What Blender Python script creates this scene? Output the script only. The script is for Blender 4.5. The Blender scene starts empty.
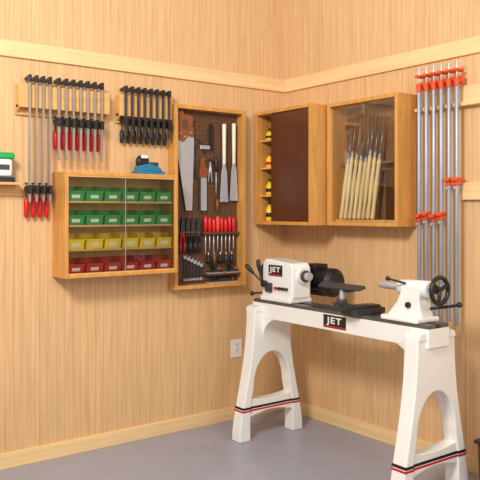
import bpy, bmesh, math, random
from mathutils import Vector, Matrix
random.seed(4)
scene=bpy.context.scene
scene.view_settings.view_transform='Standard'
scene.view_settings.look='None'

# ---------------------------------------------------------------- materials
def lin(c):
    c=c/255.0
    return c/12.92 if c<=0.04045 else ((c+0.055)/1.055)**2.4
def rgb(c,k=1.0): return (min(1,lin(c[0])*k),min(1,lin(c[1])*k),min(1,lin(c[2])*k),1)
MATS={}
def mat(name,c,rough=0.5,metal=0.0,var=0.12,scale=(8,8,8),detail=3,bump=0.0,coat=0.0):
    if name in MATS: return MATS[name]
    m=bpy.data.materials.new(name); m.use_nodes=True
    nt=m.node_tree; p=nt.nodes['Principled BSDF']
    tc=nt.nodes.new('ShaderNodeTexCoord'); mp=nt.nodes.new('ShaderNodeMapping')
    mp.inputs['Scale'].default_value=scale
    nz=nt.nodes.new('ShaderNodeTexNoise'); nz.inputs['Scale'].default_value=1.0; nz.inputs['Detail'].default_value=detail
    nz.inputs['Distortion'].default_value=0.6
    cr=nt.nodes.new('ShaderNodeValToRGB')
    cr.color_ramp.elements[0].position=0.3; cr.color_ramp.elements[1].position=0.7
    cr.color_ramp.elements[0].color=rgb(c,1-var); cr.color_ramp.elements[1].color=rgb(c,1+var*0.6)
    nt.links.new(tc.outputs['Object'],mp.inputs[0]); nt.links.new(mp.outputs[0],nz.inputs['Vector'])
    nt.links.new(nz.outputs['Fac'],cr.inputs[0]); nt.links.new(cr.outputs[0],p.inputs['Base Color'])
    p.inputs['Roughness'].default_value=rough; p.inputs['Metallic'].default_value=metal
    if coat: p.inputs['Coat Weight'].default_value=coat; p.inputs['Coat Roughness'].default_value=0.15
    if bump:
        b=nt.nodes.new('ShaderNodeBump'); b.inputs['Strength'].default_value=bump; b.inputs['Distance'].default_value=0.002
        nt.links.new(nz.outputs['Fac'],b.inputs['Height']); nt.links.new(b.outputs[0],p.inputs['Normal'])
    MATS[name]=m; return m
WALL=mat('wall_plywood',(222,180,130),0.5,0,0.15,(55,55,2.0),6,0.12)
TRIMX=mat('pine_trim_x',(238,202,148),0.5,0,0.12,(1.2,30,30),4)
TRIMY=mat('pine_trim_y',(238,202,148),0.5,0,0.12,(30,1.2,30),4)
FLOOR=mat('painted_floor',(156,157,172),0.38,0,0.08,(2.5,2.5,2.5),6,0.05)
WOODV=mat('cabinet_wood',(214,152,76),0.4,0,0.2,(30,30,3),5,0,0.2)
WOODL=mat('cabinet_wood_inner',(226,178,110),0.5,0,0.15,(30,30,3),5)
RACK=mat('rack_wood',(224,172,104),0.5,0,0.15,(3,22,22),4)
PEG=mat('pegboard_brown',(98,66,42),0.6,0,0.15,(14,14,14),3)
HOLE=mat('peg_hole',(18,10,6),0.9)
DKB=mat('dark_brown_panel',(92,50,30),0.3,0,0.15,(5,5,1.5),3)
BROWN=mat('brown_back',(138,92,56),0.5,0,0.2,(9,9,1.5),4)
BLACK=mat('black_paint',(28,28,30),0.4)
DGREY=mat('dark_iron',(70,70,74),0.4,0.4)
STEEL=mat('steel',(200,202,207),0.35,0.45,0.1)
BAR=mat('clamp_bar_steel',(160,150,142),0.4,0.4,0.15)
GALV=mat('galvanised_pipe',(156,164,178),0.38,0.35,0.12)
RED=mat('red_handle',(204,20,28),0.35)
ORANGE=mat('orange_casting',(224,80,36),0.45)
GREEN=mat('green_plastic',(10,160,80),0.35)
YEL=mat('yellow_plastic',(255,214,40),0.35)
REDB=mat('red_plastic',(206,22,34),0.35)
WHITE=mat('white_enamel',(238,237,231),0.32,0,0.03,(4,4,4),2,0,0.3)
LABEL=mat('white_label',(240,238,228),0.6,0,0.03)
CREAM=mat('ash_handle',(246,214,158),0.4,0,0.1,(30,30,3),4)
SAWH=mat('beech_saw_handle',(140,78,40),0.4,0,0.2,(20,20,8),4)
WRAP=mat('rattan_wrap',(238,230,208),0.6,0,0.1,(10,10,120),2)
TEAL=mat('blue_plastic',(20,120,160),0.4)
SCREWS=mat('hardware_mix',(120,112,100),0.5,0.4,0.5,(120,120,120),2)
WAYS=mat('cast_iron_ways',(104,104,104),0.35,0.6,0.12,(6,30,6),3)
def glassmat():
    m=bpy.data.materials.new('clear_glass'); m.use_nodes=True; nt=m.node_tree
    for n in list(nt.nodes): nt.nodes.remove(n)
    o=nt.nodes.new('ShaderNodeOutputMaterial'); mx=nt.nodes.new('ShaderNodeMixShader')
    t=nt.nodes.new('ShaderNodeBsdfTransparent'); g=nt.nodes.new('ShaderNodeBsdfGlossy'); g.inputs['Roughness'].default_value=0.03
    t.inputs['Color'].default_value=(0.97,0.985,0.975,1)
    f=nt.nodes.new('ShaderNodeFresnel'); f.inputs['IOR'].default_value=1.35
    nt.links.new(f.outputs[0],mx.inputs[0]); nt.links.new(t.outputs[0],mx.inputs[1]); nt.links.new(g.outputs[0],mx.inputs[2])
    nt.links.new(mx.outputs[0],o.inputs[0]); return m
GLASS=glassmat()

# ---------------------------------------------------------------- builder
class B:
    def __init__(s,name,parent=None,bevel=0.0):
        s.name=name; s.bm=bmesh.new(); s.mats=[]; s.parent=parent; s.bevel=bevel
    def mi(s,m):
        if m not in s.mats: s.mats.append(m)
        return s.mats.index(m)
    def faces(s,vs,fs,m,smooth=False):
        i=s.mi(m); bv=[s.bm.verts.new(v) for v in vs]; out=[]
        for f in fs:
            try: fc=s.bm.faces.new([bv[k] for k in f])
            except ValueError: continue
            fc.material_index=i; fc.smooth=smooth and len(f)==4; out.append(fc)
        bmesh.ops.recalc_face_normals(s.bm,faces=out)
        return out
    def box(s,x0,x1,y0,y1,z0,z1,m,bev=0.0):
        x0,x1=sorted((x0,x1)); y0,y1=sorted((y0,y1)); z0,z1=sorted((z0,z1))
        vs=[(x,y,z) for x in (x0,x1) for y in (y0,y1) for z in (z0,z1)]
        fs=[(0,1,3,2),(4,6,7,5),(0,4,5,1),(2,3,7,6),(0,2,6,4),(1,5,7,3)]
        out=s.faces(vs,fs,m)
        if bev:
            ed=list({e for f in out for e in f.edges})
            r=bmesh.ops.bevel(s.bm,geom=ed,offset=bev,segments=3,affect='EDGES',profile=0.5)
            for f in r['faces']: f.material_index=s.mi(m); f.smooth=True
    def L(s,s0,s1,d0,d1,z0,z1,m,bev=0.0): s.box(-s0,-s1,-d0,-d1,z0,z1,m,bev)   # left wall coords
    def R(s,t0,t1,e0,e1,z0,z1,m,bev=0.0): s.box(-e0,-e1,-t0,-t1,z0,z1,m,bev)   # right wall coords
    def lathe(s,a,b,prof,m,seg=20):
        a=Vector(a); b=Vector(b); ax=(b-a); Lh=ax.length; ax.normalize()
        u=ax.orthogonal().normalized(); v=ax.cross(u)
        vs=[];fs=[]
        for (h,r) in prof:
            for k in range(seg):
                an=2*math.pi*k/seg
                vs.append(a+ax*(h*Lh)+(u*math.cos(an)+v*math.sin(an))*max(r,1e-5))
        n=len(prof)
        for i in range(n-1):
            for k in range(seg):
                fs.append((i*seg+k,i*seg+(k+1)%seg,(i+1)*seg+(k+1)%seg,(i+1)*seg+k))
        fs.append(tuple(range(seg))); fs.append(tuple((n-1)*seg+k for k in range(seg)))
        s.faces(vs,fs,m,True)
    def cyl(s,a,b,r,m,r2=None,seg=16): s.lathe(a,b,[(0,r),(1,r if r2 is None else r2)],m,seg)
    def ball(s,c,r,m,seg=14,sc=1.0):
        c=Vector(c); n=10
        prof=[((1-math.cos(math.pi*i/n))/2, r*math.sin(math.pi*i/n)) for i in range(n+1)]
        s.lathe(c-Vector((0,0,r*sc)),c+Vector((0,0,r*sc)),prof,m,seg)
    def tube(s,pts,r,m,seg=10):
        for i in range(len(pts)-1): s.cyl(pts[i],pts[i+1],r,m,seg=seg)
        for p in pts[1:-1]: s.ball(p,r,m,seg)
    def torus(s,c,axis,R,r,m,seg=28,ring=10):
        ax=Vector(axis).normalized(); u=ax.orthogonal().normalized(); v=ax.cross(u); c=Vector(c)
        vs=[];fs=[]
        for i in range(seg):
            A=2*math.pi*i/seg; d=u*math.cos(A)+v*math.sin(A)
            for k in range(ring):
                q=2*math.pi*k/ring; vs.append(c+d*(R+r*math.cos(q))+ax*(r*math.sin(q)))
        for i in range(seg):
            for k in range(ring):
                fs.append((i*ring+k,((i+1)%seg)*ring+k,((i+1)%seg)*ring+(k+1)%ring,i*ring+(k+1)%ring))
        s.faces(vs,fs,m,True)
    def prism(s,pts,fn,lo,hi,m):
        n=len(pts); vs=[fn(a,b,lo) for a,b in pts]+[fn(a,b,hi) for a,b in pts]
        fs=[tuple(range(n)),tuple(range(2*n-1,n-1,-1))]+[(i,(i+1)%n,n+(i+1)%n,n+i) for i in range(n)]
        i=s.mi(m); bv=[s.bm.verts.new(v) for v in vs]; out=[]
        for f in fs:
            fc=s.bm.faces.new([bv[k] for k in f]); fc.material_index=i; out.append(fc)
        bmesh.ops.recalc_face_normals(s.bm,faces=out)
    def done(s):
        me=bpy.data.meshes.new(s.name); s.bm.to_mesh(me); s.bm.free()
        for m in s.mats: me.materials.append(m)
        o=bpy.data.objects.new(s.name,me); scene.collection.objects.link(o)
        if s.parent: o.parent=s.parent
        if s.bevel:
            bv=o.modifiers.new('bevel','BEVEL'); bv.width=s.bevel; bv.segments=2; bv.limit_method='ANGLE'; bv.angle_limit=math.radians(40)
        return o
def empty(name):
    o=bpy.data.objects.new(name,None); scene.collection.objects.link(o); return o
LP=lambda a,b,c:(-a,-c,b)      # left wall: a=s, b=z, c=d
LD=lambda a,b,c:(-c,-a,b)      # profile (d,z) extruded in s
RE=lambda a,b,c:(-a,-c,b)      # right wall: a=e, b=z, c=t

# ---------------------------------------------------------------- room
def groove_wall(name,length,axis,H=3.7,start=0.0):
    pitch=0.052; g=0.0026; dp=0.0032
    prof=[(start,0.0)]
    p=start+pitch
    while p<length-0.01:
        prof+=[(p-g,0),(p-g*0.4,dp),(p+g*0.4,dp),(p+g,0)]; p+=pitch
    prof+=[(length,0),(length,0.12),(start,0.12)]
    b=B(name)
    if axis=='x': b.prism(prof,lambda a,q,c:(-a,q,c),0,H,WALL)
    else: b.prism(prof,lambda a,q,c:(q,-a,c),0,H,WALL)
    return b.done()
groove_wall('wall_left',4.6,'x')
groove_wall('wall_right',4.6,'y')
b=B('floor'); b.box(-6.5,0.12,-6.5,0.12,-0.1,0.0,FLOOR); b.done()
b=B('baseboard_left',bevel=0.003); b.box(-4.6,0,-0.018,0,0,0.092,TRIMX); b.done()
b=B('baseboard_right',bevel=0.003); b.box(-0.018,0,-4.6,-0.018,0,0.092,TRIMY); b.done()
b=B('trim_1',bevel=0.003); b.box(-4.6,0,-0.018,0,2.395,2.49,TRIMX); b.done()
b=B('trim_2',bevel=0.003); b.box(-0.018,0,-4.6,-0.018,2.395,2.49,TRIMY); b.done()

# ---------------------------------------------------------------- clamp racks (left wall)
def rack_board(name,s0,s1):
    b=B(name,bevel=0.002)
    b.L(s0,s1,0,0.018,2.06,2.245,RACK)
    b.L(s0,s1,0.058,0.074,2.10,2.235,RACK)
    b.L(s0,s1,0.018,0.058,2.10,2.118,RACK)
    for q in (s0,s1-0.016):
        b.prism([(0.018,2.07),(0.018,2.235),(0.058,2.235),(0.058,2.10)],LD,q,q+0.016,RACK)
    b.done()
rack_board('clamp_rack',1.50,2.075)
rack_board('clamp_rack.001',1.045,1.43)
def fclamp(name,s,zt,zj,zb,hl,hm,w=0.0055):
    b=B(name,bevel=0.0012)
    b.L(s-w,s+w,0.080,0.095,zb,zt,BAR if hm is RED else DGREY)
    b.prism([(0.022,zt-0.022),(0.022,zt-0.006),(0.10,zt+0.004),(0.104,zt-0.04),(0.076,zt-0.036),(0.076,zt-0.02)],LD,s-w-0.003,s+w+0.003,BLACK)
    b.prism([(0.020,zj-0.006),(0.020,zj+0.014),(0.104,zj+0.022),(0.104,zj-0.03),(0.072,zj-0.026)],LD,s-w-0.004,s+w+0.004,BLACK)
    b.cyl((-s,-0.032,zj+0.03),(-s,-0.032,zj-0.05),0.0045,DGREY,seg=10)
    b.cyl((-s,-0.032,zj+0.03),(-s,-0.032,zj+0.038),0.010,DGREY,seg=12)
    z0=zj-0.05
    b.lathe((-s,-0.032,z0),(-s,-0.032,z0-hl),[(0,0.006),(0.06,0.011),(0.3,0.0145),(0.75,0.0135),(0.95,0.011),(1,0.006)],hm,12)
    b.done()
n=0
for i in range(4):
    fclamp('bar_clamp'+('' if n==0 else '.%03d'%n),2.018-0.041*i,2.285,1.625,1.55,0.12,RED); n+=1
for i in range(7):
    fclamp('bar_clamp.%03d'%n,1.84-0.0465*i,2.285,2.03,1.80,0.115,RED,0.0065); n+=1
for i in range(8):
    fclamp('bar_clamp.%03d'%n,1.395-0.0455*i,2.285,2.065,1.97,0.085,BLACK,0.0068); n+=1

b=B('tool_shelf',bevel=0.002)
b.L(1.93,2.6,0,0.014,1.585,1.645,RACK); b.L(2.07,2.6,0.0,0.12,1.645,1.66,RACK); b.done()
b=B('palm_sander',bevel=0.004)
b.L(2.11,2.23,0.015,0.11,1.66,1.682,BLACK)
b.L(2.115,2.225,0.02,0.105,1.682,1.69,DGREY)
b.L(2.12,2.22,0.025,0.10,1.69,1.80,LABEL,0.018)
b.L(2.11,2.23,0.018,0.108,1.79,1.83,GREEN,0.012)
b.L(2.14,2.20,0.1,0.104,1.73,1.76,DGREY)
b.done()

# ---------------------------------------------------------------- bin cabinet
cab=empty('bin_cabinet')
s0,s1,z0,z1,D=1.077,1.848,1.099,1.729,0.20
b=B('case',cab,0.002)
T=0.022
b.L(s0,s1,0,0.008,z0,z1,WOODL)
b.L(s0,s0+T,0.008,D,z0,z1,WOODV); b.L(s1-T,s1,0.008,D,z0,z1,WOODV)
b.L(s0+T,s1-T,0.008,D,z1-T,z1,WOODV); b.L(s0+T,s1-T,0.008,D,z0,z0+T,WOODV)
zb=[z0+T,1.268,1.412,1.556]
for z in zb[1:]: b.L(s0+T,s1-T,0.008,0.165,z-0.012,z,WOODL)
b.done()
def bin_(name,sc,z,m):
    b=B(name,cab,0.0015)
    w=0.055; h=0.090; d0=0.03; d1=0.168
    prof=[(d0,z),(d1-0.012,z),(d1,z+0.055),(d1-0.03,z+0.058),(d1-0.05,z+h),(d0,z+h)]
    b.prism(prof,LD,sc-w,sc-w+0.003,m); b.prism(prof,LD,sc+w-0.003,sc+w,m)
    b.L(sc-w,sc+w,d0,d1-0.012,z,z+0.003,m); b.L(sc-w,sc+w,d0,d0+0.003,z,z+h,m)
    b.prism([(d1-0.012,z),(d1,z+0.055),(d1-0.004,z+0.057),(d1-0.016,z)],LD,sc-w,sc+w,m)
    b.L(sc-w,sc+w,d1-0.004,d1+0.004,z+0.051,z+0.058,m)
    b.prism([(d1-0.0085,z+0.016),(d1-0.002,z+0.036),(d1-0.0005,z+0.036),(d1-0.007,z+0.016)],LD,sc-0.026,sc+0.026,LABEL)
    b.L(sc-w+0.004,sc+w-0.004,d0+0.004,d1-0.03,z+0.004,z+0.030,SCREWS)
    b.done()
cols=[REDB,YEL,GREEN,GREEN]; nm=['red','yellow','green','green']
k=0
for r in range(4):
    for c in range(6):
        bin_('%s_bin_%d'%(nm[r],k),s0+T+0.0605+c*0.1211,zb[r]+0.0005,cols[r]); k+=1
b=B('sliding_glass',cab)
mid=(s0+s1)/2
b.L(s0+T,mid+0.012,0.180,0.183,z0+T,z1-T,GLASS); b.L(mid-0.012,s1-T,0.188,0.191,z0+T,z1-T,GLASS)
b.done()
b=B('door_tracks',cab)
b.L(s0+T,s1-T,0.176,0.196,z0+T,z0+T+0.006,RACK); b.L(s0+T,s1-T,0.176,0.196,z1-T-0.008,z1-T,RACK)
b.L(mid-0.013,mid-0.0105,0.186,0.192,z0+T+0.006,z1-T-0.008,STEEL)
b.done()

b=B('tape_dispenser',bevel=0.003)
b.L(1.145,1.335,0.05,0.15,1.729,1.752,TEAL)
b.prism([(1.155,1.752),(1.325,1.752),(1.32,1.785),(1.25,1.80),(1.17,1.775)],LP,0.06,0.14,TEAL)
b.torus((-1.285,-0.10,1.812),(0,1,0),0.028,0.018,BLACK,20,8)
b.L(1.245,1.32,0.075,0.125,1.785,1.835,BLACK,0.008)
b.L(1.25,1.30,0.08,0.12,1.83,1.855,LABEL,0.006)
b.L(1.18,1.235,0.07,0.13,1.775,1.81,DGREY)
b.done()

# ---------------------------------------------------------------- tall pegboard case
case=empty('pegboard_tool_case')
s0,s1,z0,z1,D=0.441,1.033,0.97,2.21,0.09
T=0.026
b=B('frame',case,0.002)
b.L(s0,s0+T,0,D,z0,z1,WOODV); b.L(s1-T,s1,0,D,z0,z1,WOODV)
b.L(s0+T,s1-T,0,D,z1-T,z1,WOODV); b.L(s0+T,s1-T,0,D,z0,z0+T,WOODV); b.done()
b=B('pegboard',case); b.L(s0+T,s1-T,0.006,0.016,z0+T,z1-T,PEG)
sx=s0+T+0.018
while sx<s1-T-0.01:
    zz=z0+T+0.02
    while zz<z1-T-0.01:
        b.lathe((-sx,-0.0158,zz),(-sx,-0.0166,zz),[(0,0.0042),(1,0.0042)],HOLE,6)
        zz+=0.0254*1.2
    sx+=0.0254*1.2
b.done()
b=B('tool_holders',case,0.0015)
b.L(0.48,0.78,0.016,0.062,1.335,1.352,PEG)
b.L(0.80,1.0,0.016,0.05,1.345,1.357,PEG)
b.L(0.48,0.76,0.016,0.075,1.05,1.062,PEG)
b.done()
b=B('handsaw',case,0.001)
b.prism([(0.985,2.0),(0.855,2.03),(0.85,1.97),(0.865,1.50),(0.915,1.50),(0.99,1.93)],LP,0.040,0.0425,STEEL)
hp=[(0.99,1.985),(0.995,2.05),(0.975,2.12),(0.985,2.165),(0.95,2.175),(0.93,2.15),(0.885,2.15),(0.86,2.13),(0.87,2.08),(0.855,2.04),(0.86,2.0),(0.90,2.01),(0.94,1.965)]
b.prism(hp,LP,0.031,0.052,SAWH)
b.prism([(0.955,2.06),(0.95,2.115),(0.91,2.115),(0.90,2.06),(0.925,2.045)],LP,0.0305,0.0528,PEG)
for q in ((0.965,2.02),(0.93,2.0),(0.885,2.03)): b.cyl((-q[0],-0.052,q[1]),(-q[0],-0.0545,q[1]),0.006,STEEL,seg=10)
b.done()
b=B('back_saw',case,0.001)
b.prism([(0.80,1.74),(0.745,1.74),(0.745,1.50),(0.80,1.50)],LP,0.04,0.042,STEEL)
b.L(0.797,0.808,0.036,0.046,1.49,1.75,DGREY)
b.prism([(0.81,1.73),(0.80,1.80),(0.79,1.86),(0.765,1.87),(0.765,1.82),(0.74,1.78),(0.745,1.73)],LP,0.032,0.05,SAWH)
b.done()
b=B('try_square',case,0.001)
b.L(0.70,0.72,0.034,0.05,1.92,2.10,BLACK)
b.L(0.70,0.80,0.04,0.043,1.925,1.95,STEEL); b.done()
b=B('dividers',case); b.tube([(-0.73,-0.04,1.70),(-0.715,-0.04,1.84),(-0.70,-0.04,1.70)],0.005,STEEL); b.ball((-0.715,-0.04,1.85),0.012,BLACK); b.done()
b=B('coping_saw',case); b.tube([(-0.84,-0.035,1.72),(-0.84,-0.035,1.95),(-0.80,-0.035,1.99),(-0.76,-0.035,1.95),(-0.76,-0.035,1.90)],0.004,DGREY)
b.cyl((-0.76,-0.035,1.90),(-0.76,-0.035,1.89),0.004,DGREY); b.done()
b=B('awl',case); b.cyl((-0.665,-0.04,1.78),(-0.665,-0.04,1.62),0.004,STEEL); b.lathe((-0.665,-0.04,1.88),(-0.665,-0.04,1.77),[(0,0.006),(0.2,0.014),(0.8,0.011),(1,0.006)],BLACK); b.done()
b=B('file',case); b.cyl((-0.655,-0.04,1.58),(-0.655,-0.04,1.50),0.011,SAWH); b.L(0.648,0.662,0.037,0.042,1.56,1.60,DGREY); b.done()
for i,sc in enumerate((0.60,0.515)):
    b=B('pull_saw_%d'%(i+1),case,0.001)
    zt=2.11+0.01*i
    b.lathe((-sc,-0.045,zt),(-sc,-0.045,zt-0.29),[(0,0.012),(0.03,0.015),(0.5,0.0135),(0.97,0.012),(1,0.009)],WRAP,12)
    zz=zt-0.29
    w=0.036
    b.prism([(sc-0.01,zz+0.01),(sc+0.01,zz+0.01),(sc+w*0.6,zz-0.05),(sc+w,zz-0.26),(sc-w,zz-0.26),(sc-w*0.7,zz-0.05)],LP,0.044,0.046,STEEL)
    b.done()
for i in range(8):
    sc=0.755-0.034*i
    b=B('screwdriver_%d'%(i+1),case)
    top=1.46-0.008*(i%3)
    b.lathe((-sc,-0.042,top),(-sc,-0.042,top-0.108),[(0,0.008),(0.08,0.014),(0.6,0.0155),(0.85,0.011),(1,0.012)],RED if i not in (3,) else ORANGE,12)
    b.cyl((-sc,-0.042,top-0.1),(-sc,-0.042,1.20+0.03*(i%2)),0.0042,STEEL,seg=8)
    b.done()
for i in range(5):
    sc=0.985-0.042*i
    b=B('pliers_%d'%(i+1),case)
    hm=[BLACK,RED,BLACK,BLACK,BLACK][i]
    for sg in (-1,1):
        b.tube([(-sc-sg*0.004,-0.042,1.36),(-sc-sg*0.016,-0.042,1.29),(-sc-sg*0.013,-0.042,1.21)],0.0075,hm)
    b.prism([(sc-0.014,1.35),(sc+0.014,1.35),(sc+0.016,1.39),(sc+0.005,1.45),(sc-0.005,1.45),(sc-0.016,1.39)],LP,0.034,0.048,DGREY)
    b.done()
for i in range(6):
    sc=0.92-0.027*i; L_=0.15-0.012*i
    b=B('wrench_%d'%(i+1),case,0.001)
    b.L(sc-0.005,sc+0.005,0.03,0.037,1.03,1.03+L_,DGREY)
    b.prism([(sc-0.013,1.03+L_+0.02),(sc-0.004,1.03+L_+0.01),(sc+0.004,1.03+L_+0.01),(sc+0.013,1.03+L_+0.02),(sc+0.01,1.03+L_-0.008),(sc-0.01,1.03+L_-0.008)],LP,0.029,0.038,STEEL)
    b.torus((-sc,-0.0335,1.03),(0,1,0),0.008,0.004,STEEL,16,6)
    b.done()
for i,(sa,sb_,zz) in enumerate(((0.48,0.60,1.062),(0.62,0.74,1.062),(0.50,0.74,z0+T))):
    b=B('bench_plane_%d'%(i+1),case,0.001)
    b.L(sa,sb_,0.022,0.07,zz,zz+0.008,STEEL)
    for dd in (0.022,0.062):
        b.prism([(sa,zz+0.008),(sb_,zz+0.008),(sb_-0.03,zz+0.018),((sa+sb_)/2,zz+0.032),(sa+0.02,zz+0.016)],LP,dd,dd+0.008,DGREY)
    mc=(sa+sb_)/2
    hh=0.06 if i<2 else 0.03
    b.prism([(mc-0.014,zz+0.01),(mc+0.016,zz+0.01),(mc+0.03,zz+hh),(mc+0.012,zz+hh)],LP,0.032,0.06,BLACK)
    b.ball((-(sa+0.022),-0.046,zz+0.03 if i<2 else zz+0.018),0.013,SAWH)
    b.done()
for i in range(5):
    sc=0.73-0.05*i
    b=B('marking_tool_%d'%(i+1),case)
    b.cyl((-sc,-0.04,1.19),(-sc,-0.04,1.13),0.011,[BLACK,SAWH,BLACK,DGREY,BLACK][i]); b.cyl((-sc,-0.04,1.21),(-sc,-0.04,1.18),0.004,STEEL)
    b.L(sc-0.015,sc+0.015,0.016,0.05,1.145,1.158,DGREY)
    b.done()

b=B('wall_outlet',bevel=0.002)
b.L(0.415,0.51,0,0.006,0.445,0.572,LABEL)
for zz in (0.478,0.522):
    b.L(0.444,0.481,0.006,0.009,zz,zz+0.032,WHITE,0.001)
    b.L(0.453,0.456,0.009,0.0095,zz+0.01,zz+0.024,BLACK); b.L(0.469,0.472,0.009,0.0095,zz+0.01,zz+0.024,BLACK)
b.done()

# ---------------------------------------------------------------- right wall cabinets
def rcase(par,t0,t1,E,z0,z1,back):
    T=0.024
    b=B('case',par,0.002)
    b.R(t0,t1,0,0.008,z0,z1,back)
    b.R(t0,t0+T,0.008,E,z0,z1,WOODV); b.R(t1-T,t1,0.008,E,z0,z1,WOODV)
    b.R(t0+T,t1-T,0.008,E,z1-T,z1,WOODV); b.R(t0+T,t1-T,0.008,E,z0,z0+T,WOODV)
    b.done()
c1=empty('wall_cabinet')
rcase(c1,0.022,0.628,0.31,1.40,2.215,WOODL)
b=B('sliding_door_panels',c1,0.001)
b.R(0.19,0.53,0.284,0.292,1.426,2.189,DKB); b.R(0.50,0.602,0.294,0.302,1.426,2.189,DKB); b.done()
b=B('shelves',c1,0.001)
for z in (1.60,1.80,2.0): b.R(0.048,0.602,0.008,0.275,z,z+0.012,WOODL)
b.done()
its=[(1.424,0.12,YEL,BLACK),(1.612,0.10,YEL,BLACK),(1.812,0.09,YEL,REDB),(2.012,0.07,YEL,BLACK)]
for i,(z,h,m1,m2) in enumerate(its):
    b=B('glue_bottle_%d'%(i+1),c1)
    for q in (0.085,0.15):
        b.lathe((-0.22,-q,z),(-0.22,-q,z+h),[(0,0.024),(0.05,0.027),(0.7,0.027),(0.85,0.018),(1,0.010)],m1,14)
        b.cyl((-0.22,-q,z+h),(-0.22,-q,z+h+0.02),0.009,m2)
        b.cyl((-0.22,-q,z+h*0.25),(-0.22,-q,z+h*0.5),0.0275,m2,seg=14)
    b.done()

c2=empty('turning_tool_cabinet')
rcase(c2,0.646,1.259,0.18,1.40,2.215,BROWN)
b=B('tool_rack',c2,0.001)
b.R(0.67,1.235,0.008,0.08,1.80,1.812,BROWN); b.R(0.67,1.235,0.008,0.12,1.424,1.44,WOODL)
b.R(1.05,1.235,0.008,0.05,1.44,1.76,DKB)
b.done()
for i in range(8):
    t=0.715+0.040*i; dt=0.05
    b=B('turning_gouge_%d'%(i+1),c2)
    a=Vector((-0.115,-t,1.442)); top=1.82+0.015*((i*3)%4)
    c=Vector((-0.085,-t-dt*0.7,top))
    b.lathe(a,c,[(0,0.011),(0.03,0.015),(0.25,0.013),(0.55,0.0165),(0.85,0.0125),(0.93,0.014),(1,0.010)],CREAM,14)
    d=(c-a).normalized()
    b.cyl(c-d*0.02,c+d*0.03,0.0105,STEEL)
    b.cyl(c,c+d*(0.17+0.03*((i*2)%3)),0.0055,BAR,0.005)
    b.done()
b=B('sliding_glass',c2)
b.R(0.67,0.965,0.150,0.153,1.424,2.191,GLASS); b.R(0.94,1.235,0.160,0.163,1.424,2.191,GLASS); b.done()

# ---------------------------------------------------------------- pipe clamps
b=B('pipe_clamp_rack',bevel=0.002)
b.R(1.285,1.82,0,0.02,2.10,2.22,TRIMY); b.R(1.285,1.82,0.02,0.055,2.10,2.12,TRIMY)
b.done()
b=B('clamp_cleat',bevel=0.002)
b.R(1.60,1.9,0,0.03,1.56,1.66,TRIMY); b.done()
for i in range(6):
    t=1.345+0.054*i; e=0.085
    b=B('pipe_clamp'+('' if i==0 else '.%03d'%i),bevel=0.0015)
    zq=0.86-0.02*(i%2)
    b.cyl((-e,-t,zq),(-e,-t,2.26),0.0122,GALV)
    b.cyl((-e,-t,2.21),(-e,-t,2.262),0.016,ORANGE)
    b.R(t-0.015,t+0.015,0.03,0.10,2.232,2.256,ORANGE,0.006)
    b.R(t-0.016,t+0.016,0.03,0.05,2.226,2.275,ORANGE,0.006)
    b.cyl((-e,-t,2.262),(-e,-t,2.36),0.0055,STEEL)
    b.cyl((-e,-t-0.028,2.345),(-e,-t+0.028,2.345),0.0038,STEEL,seg=8)
    b.R(t-0.015,t+0.015,0.035,0.110,2.296,2.312,ORANGE,0.004)
    zj=1.455+0.012*(i%2) if i<4 else 1.665
    b.R(t-0.018,t+0.018,0.03,0.118,zj,zj+0.02,ORANGE,0.005)
    b.cyl((-e,-t,zj-0.025),(-e,-t,zj+0.025),0.0165,ORANGE)
    b.R(t-0.006,t+0.006,0.06,0.11,zj-0.045,zj-0.03,STEEL)
    b.done()

# ---------------------------------------------------------------- wood lathe
lat=empty('wood_lathe')
EC=0.505
def cat(tab,z):
    n=len(tab)
    for i in range(n-1):
        z0_,a0=tab[i]; z1_,a1=tab[i+1]
        if z0_<=z<=z1_+1e-9:
            f=(z-z0_)/(z1_-z0_)
            m0=(a1-tab[i-1][1])/(z1_-tab[i-1][0]) if i>0 else (a1-a0)/(z1_-z0_)
            m1=(tab[i+2][1]-a0)/(tab[i+2][0]-z0_) if i<n-2 else (a1-a0)/(z1_-z0_)
            h=z1_-z0_
            return (2*f**3-3*f*f+1)*a0+(f**3-2*f*f+f)*h*m0+(-2*f**3+3*f*f)*a1+(f**3-f*f)*h*m1
    return tab[-1][1]
wo=[(0,0.270),(0.06,0.268),(0.16,0.252),(0.3,0.222),(0.45,0.190),(0.6,0.166),(0.75,0.153),(0.84,0.150)]
wil=[(0,0.180),(0.12,0.182),(0.22,0.178),(0.34,0.155)]
ARC=(0.34,0.155,0.225)   # springing height, half width, rise
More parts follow.
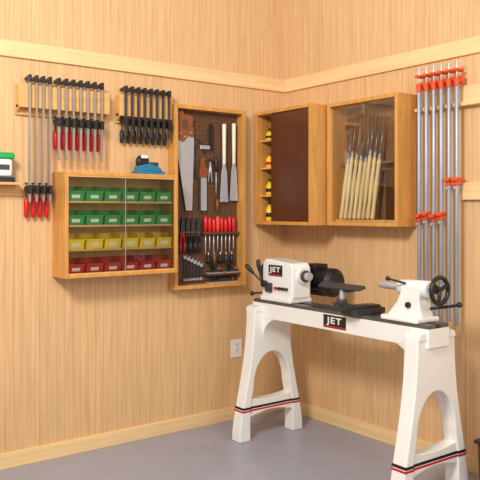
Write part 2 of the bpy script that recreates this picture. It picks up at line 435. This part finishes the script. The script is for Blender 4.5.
def leg(name,ta,tb):
    b=B(name,lat,0.007)
    N=24
    zo=[0.84*k/N for k in range(N+1)]
    outer_r=[(EC+cat(wo,z),z) for z in zo]; outer_l=[(EC-cat(wo,z),z) for z in reversed(zo)]
    zi=[ARC[0]*k/12 for k in range(13)]
    inner_l=[(EC-cat(wil,z),z) for z in zi]
    arc=[(EC-ARC[1]*math.cos(math.pi*k/20),ARC[0]+ARC[2]*math.sin(math.pi*k/20)) for k in range(1,20)]
    inner_r=[(EC+cat(wil,z),z) for z in reversed(zi)]
    b.prism(outer_r+outer_l+inner_l+arc+inner_r,RE,ta,tb,WHITE)
    b.done()
    b=B(name+'_crossbar',lat,0.004)
    n=12
    hw=cat(wil,0.2)+0.02
    lo=[(EC+hw*(2*k/n-1),0.145+0.035*(1-(2*k/n-1)**2)) for k in range(n+1)]
    up=[(EC+hw*(1-2*k/n),0.275-0.02*(1-(2*k/n-1)**2)) for k in range(n+1)]
    b.prism(lo+up,RE,ta+0.008,tb-0.008,WHITE)
    b.prism([(EC-0.15,0.835),(EC+0.15,0.835),(EC+0.146,0.862),(EC+0.12,0.874),(EC-0.12,0.874),(EC-0.146,0.862)],RE,ta-0.004,tb+0.006,WHITE)
    b.done()
    b=B(name+'_stripes',lat)
    for (za,zc,m) in ((0.190,0.201,RED),(0.206,0.221,BLACK)):
        for sg in (1,-1):
            p=[(EC+sg*(cat(wil,za)-0.001),za),(EC+sg*(cat(wo,za)+0.0014),za),(EC+sg*(cat(wo,zc)+0.0014),zc),(EC+sg*(cat(wil,zc)-0.001),zc)]
            b.prism(p,RE,ta-0.0014,tb+0.0014,m)
        b.R(ta+0.0068,tb-0.0068,EC-cat(wil,za),EC+cat(wil,za),za,zc,m)
    b.done()
leg('leg_head_end',0.375,0.465)
leg('leg_tail_end',1.712,1.802)
b=B('bed',lat,0.004)
b.R(0.36,1.818,0.425,0.59,0.795,0.892,WHITE)
for (tx,sg) in ((0.465,1),(1.712,-1)):
    pts=[(tx-sg*0.01,0.80),(tx+sg*0.16,0.80)]
    for k in range(1,9):
        a=math.pi/2*k/8
        pts.append((tx+sg*0.16*(1-math.sin(a)),0.80-0.15*(1-math.cos(a))))
    pts.append((tx-sg*0.01,0.65))
    b.prism(pts,lambda a,q,c:(-c,-a,q),0.43,0.587,WHITE)
b.done()
b=B('bed_ways',lat,0.002)
b.R(0.37,1.815,0.528,0.588,0.892,0.912,WAYS); b.R(0.37,1.815,0.427,0.487,0.892,0.912,WAYS)
b.R(0.37,1.815,0.487,0.528,0.885,0.893,BLACK); b.done()
def badge(tc,zc,w,h,e,name,size):
    b=B(name,lat); b.R(tc-w/2,tc+w/2,e-0.001,e+0.002,zc-h/2,zc+h/2,BLACK)
    b.R(tc-w/2+0.004,tc+w/2-0.004,e+0.002,e+0.0026,zc-h/2+0.004,zc-h/2+0.012,RED)
    b.done()
    cu=bpy.data.curves.new(name+'_lettering','FONT'); cu.body='JET'; cu.size=size; cu.extrude=0.0005; cu.align_x='CENTER'; cu.align_y='CENTER'; cu.space_character=1.15; cu.offset=0.001
    cu.materials.append(LABEL)
    o=bpy.data.objects.new(name+'_lettering',cu); scene.collection.objects.link(o)
    o.matrix_world=Matrix(((0,0,-1,-(e+0.003)),(-1.5,0,0,-tc),(0,1,0,zc+0.005),(0,0,0,1)))
    o.parent=lat
badge(1.14,0.848,0.185,0.075,0.59,'bed_badge',0.052)
def hx(a,q,c): return (-c,-a,q)
b=B('headstock',lat,0.010)
b.prism([(0.46,0.912),(0.74,0.912),(0.755,0.95),(0.755,1.13),(0.735,1.165),(0.49,1.185),(0.455,1.16),(0.45,0.95)],hx,0.425,0.58,WHITE)
b.R(0.445,0.75,0.41,0.595,0.912,0.945,WHITE)
b.done()
b=B('headstock_fittings',lat,0.0015)
b.R(0.50,0.56,0.58,0.60,0.97,1.03,DGREY,0.004)
for k in range(4): b.cyl((-0.575,-(0.60+0.035*k),1.0),(-0.60,-(0.60+0.035*k),1.0),0.010,[RED,BLACK,BLACK,DGREY][k],seg=12)
b.cyl((-0.5,-0.75,1.085),(-0.5,-0.775,1.085),0.05,WHITE,seg=24)
b.cyl((-0.5,-0.77,1.085),(-0.5,-0.83,1.085),0.026,STEEL,seg=20)
b.cyl((-0.5,-0.78,1.085),(-0.5,-0.80,1.085),0.036,DGREY,seg=20)
b.cyl((-0.5,-0.46,1.085),(-0.5,-0.41,1.085),0.03,STEEL,seg=20)
b.lathe((-0.5,-0.43,1.085),(-0.5,-0.395,1.085),[(0,0.06),(0.3,0.07),(0.8,0.07),(1,0.05)],DGREY,28)
b.cyl((-0.575,-0.49,1.02),(-0.61,-0.49,1.02),0.022,BLACK)
b.tube([(-0.60,-0.49,1.02),(-0.62,-0.47,1.11)],0.0065,BLACK); b.lathe((-0.62,-0.472,1.10),(-0.625,-0.462,1.18),[(0,0.008),(0.4,0.014),(0.85,0.015),(1,0.006)],BLACK,12)
b.tube([(-0.60,-0.49,1.02),(-0.64,-0.43,1.09)],0.0065,BLACK); b.lathe((-0.638,-0.432,1.085),(-0.672,-0.39,1.145),[(0,0.008),(0.4,0.014),(0.85,0.015),(1,0.006)],BLACK,12)
b.tube([(-0.59,-0.46,0.96),(-0.64,-0.43,0.955)],0.0065,BLACK); b.ball((-0.645,-0.428,0.955),0.016,BLACK)
b.done()
badge(0.59,1.112,0.135,0.07,0.582,'headstock_badge',0.045)
b=B('motor',lat,0.002)
b.lathe((-0.26,-0.47,1.03),(-0.26,-0.82,1.03),[(0,0.06),(0.06,0.085),(0.2,0.088),(0.78,0.088),(0.80,0.094),(0.94,0.094),(1,0.07)],BLACK,28)
for k in range(16):
    a=2*math.pi*k/16; c,s_=math.cos(a)*0.091,math.sin(a)*0.091
    b.cyl((-0.26+c,-0.53,1.03+s_),(-0.26+c,-0.74,1.03+s_),0.004,BLACK,seg=6)
for rr in (0.02,0.04,0.058): b.torus((-0.26,-0.82,1.03),(0,1,0),rr,0.003,DGREY,24,6)
b.R(0.55,0.67,0.33,0.43,0.98,1.10,BLACK)
b.R(0.56,0.68,0.20,0.32,1.10,1.145,BLACK,0.008)
b.done()
b=B('tool_rest',lat,0.003)
b.R(1.24,1.36,0.40,0.64,0.912,0.945,DGREY)
b.prism([(0.40,0.945),(0.64,0.945),(0.72,0.95),(0.73,0.99),(0.68,0.985),(0.60,0.965),(0.42,0.96)],RE,1.265,1.335,DGREY)
b.cyl((-0.69,-1.30,0.95),(-0.69,-1.30,1.005),0.03,DGREY,seg=20)
b.cyl((-0.69,-1.30,0.98),(-0.69,-1.30,1.065),0.013,STEEL)
b.prism([(1.14,1.088),(1.46,1.088),(1.45,1.068),(1.35,1.045),(1.25,1.045),(1.15,1.068)],hx,0.676,0.69,DGREY)
b.prism([(0.665,1.075),(0.72,1.062),(0.725,1.068),(0.69,1.092),(0.676,1.092)],RE,1.14,1.46,DGREY)
b.tube([(-0.72,-1.32,0.975),(-0.76,-1.37,0.99)],0.006,BLACK); b.ball((-0.765,-1.377,0.993),0.012,BLACK)
b.done()
b=B('tailstock',lat,0.008)
b.R(1.50,1.75,0.415,0.60,0.912,0.938,WHITE)
b.prism([(1.505,0.935),(1.745,0.935),(1.735,0.97),(1.725,1.03),(1.735,1.10),(1.60,1.10),(1.598,1.06),(1.575,1.01),(1.535,0.965)],hx,0.455,0.555,WHITE)
b.lathe((-0.505,-1.555,1.085),(-0.505,-1.765,1.085),[(0,0.034),(0.05,0.040),(0.4,0.044),(0.95,0.046),(1,0.042)],WHITE,28)
b.done()
b=B('tailstock_fittings',lat,0.0015)
b.cyl((-0.505,-1.44,1.085),(-0.505,-1.56,1.085),0.02,STEEL,seg=18)
b.lathe((-0.505,-1.39,1.085),(-0.505,-1.44,1.085),[(0,0.002),(0.45,0.015),(1,0.018)],STEEL,16)
b.cyl((-0.505,-1.765,1.085),(-0.505,-1.82,1.085),0.02,BLACK)
b.torus((-0.505,-1.82,1.085),(0,1,0),0.068,0.012,BLACK)
for k in range(3):
    a=2*math.pi*k/3+0.4
    b.cyl((-0.505,-1.82,1.085),(-0.505+math.cos(a)*0.068,-1.82,1.085+math.sin(a)*0.068),0.010,BLACK)
b.cyl((-0.555,-1.83,1.03),(-0.555,-1.88,1.03),0.011,BLACK)
b.tube([(-0.545,-1.63,1.11),(-0.62,-1.58,1.135)],0.006,BLACK); b.ball((-0.625,-1.577,1.137),0.013,BLACK)
b.tube([(-0.47,-1.73,0.98),(-0.43,-1.83,1.0),(-0.42,-1.875,1.01)],0.008,BLACK); b.ball((-0.42,-1.878,1.012),0.015,BLACK)
b.cyl((-0.55,-1.66,1.0),(-0.57,-1.66,1.0),0.016,BLACK)
b.done()

b=B('waste_bin',bevel=0.004)
b.prism([(0.05,0.0),(0.28,0.0),(0.30,0.28),(0.03,0.28)],RE,1.90,2.18,DKB); b.R(1.885,2.195,0.02,0.31,0.28,0.30,BLACK)
b.done()

# ---------------------------------------------------------------- camera
cd=bpy.data.cameras.new('camera'); cam=bpy.data.objects.new('camera',cd); scene.collection.objects.link(cam)
cd.sensor_width=36; cd.lens=716/480*36; cd.shift_y=-28/480
cam.location=(-3.53,-4.153,1.49); cam.rotation_euler=(math.radians(90),0,math.radians(-36.77))
scene.camera=cam

# ---------------------------------------------------------------- light
w=bpy.data.worlds.new('world'); scene.world=w; w.use_nodes=True
w.node_tree.nodes['Background'].inputs[0].default_value=(1.0,0.975,0.94,1); w.node_tree.nodes['Background'].inputs[1].default_value=0.60
def area(name,loc,tgt,size,power,col=(1,0.96,0.90)):
    l=bpy.data.lights.new(name,'AREA'); l.size=size; l.energy=power; l.color=col
    o=bpy.data.objects.new(name,l); scene.collection.objects.link(o); o.location=loc
    o.rotation_euler=(Vector(tgt)-Vector(loc)).to_track_quat('-Z','Y').to_euler(); return o
area('softbox_key',(-3.8,-2.6,3.2),(-0.4,-0.4,1.2),0.7,125)
area('softbox_fill',(-1.6,-4.8,2.8),(-0.8,0,1.2),1.6,42)
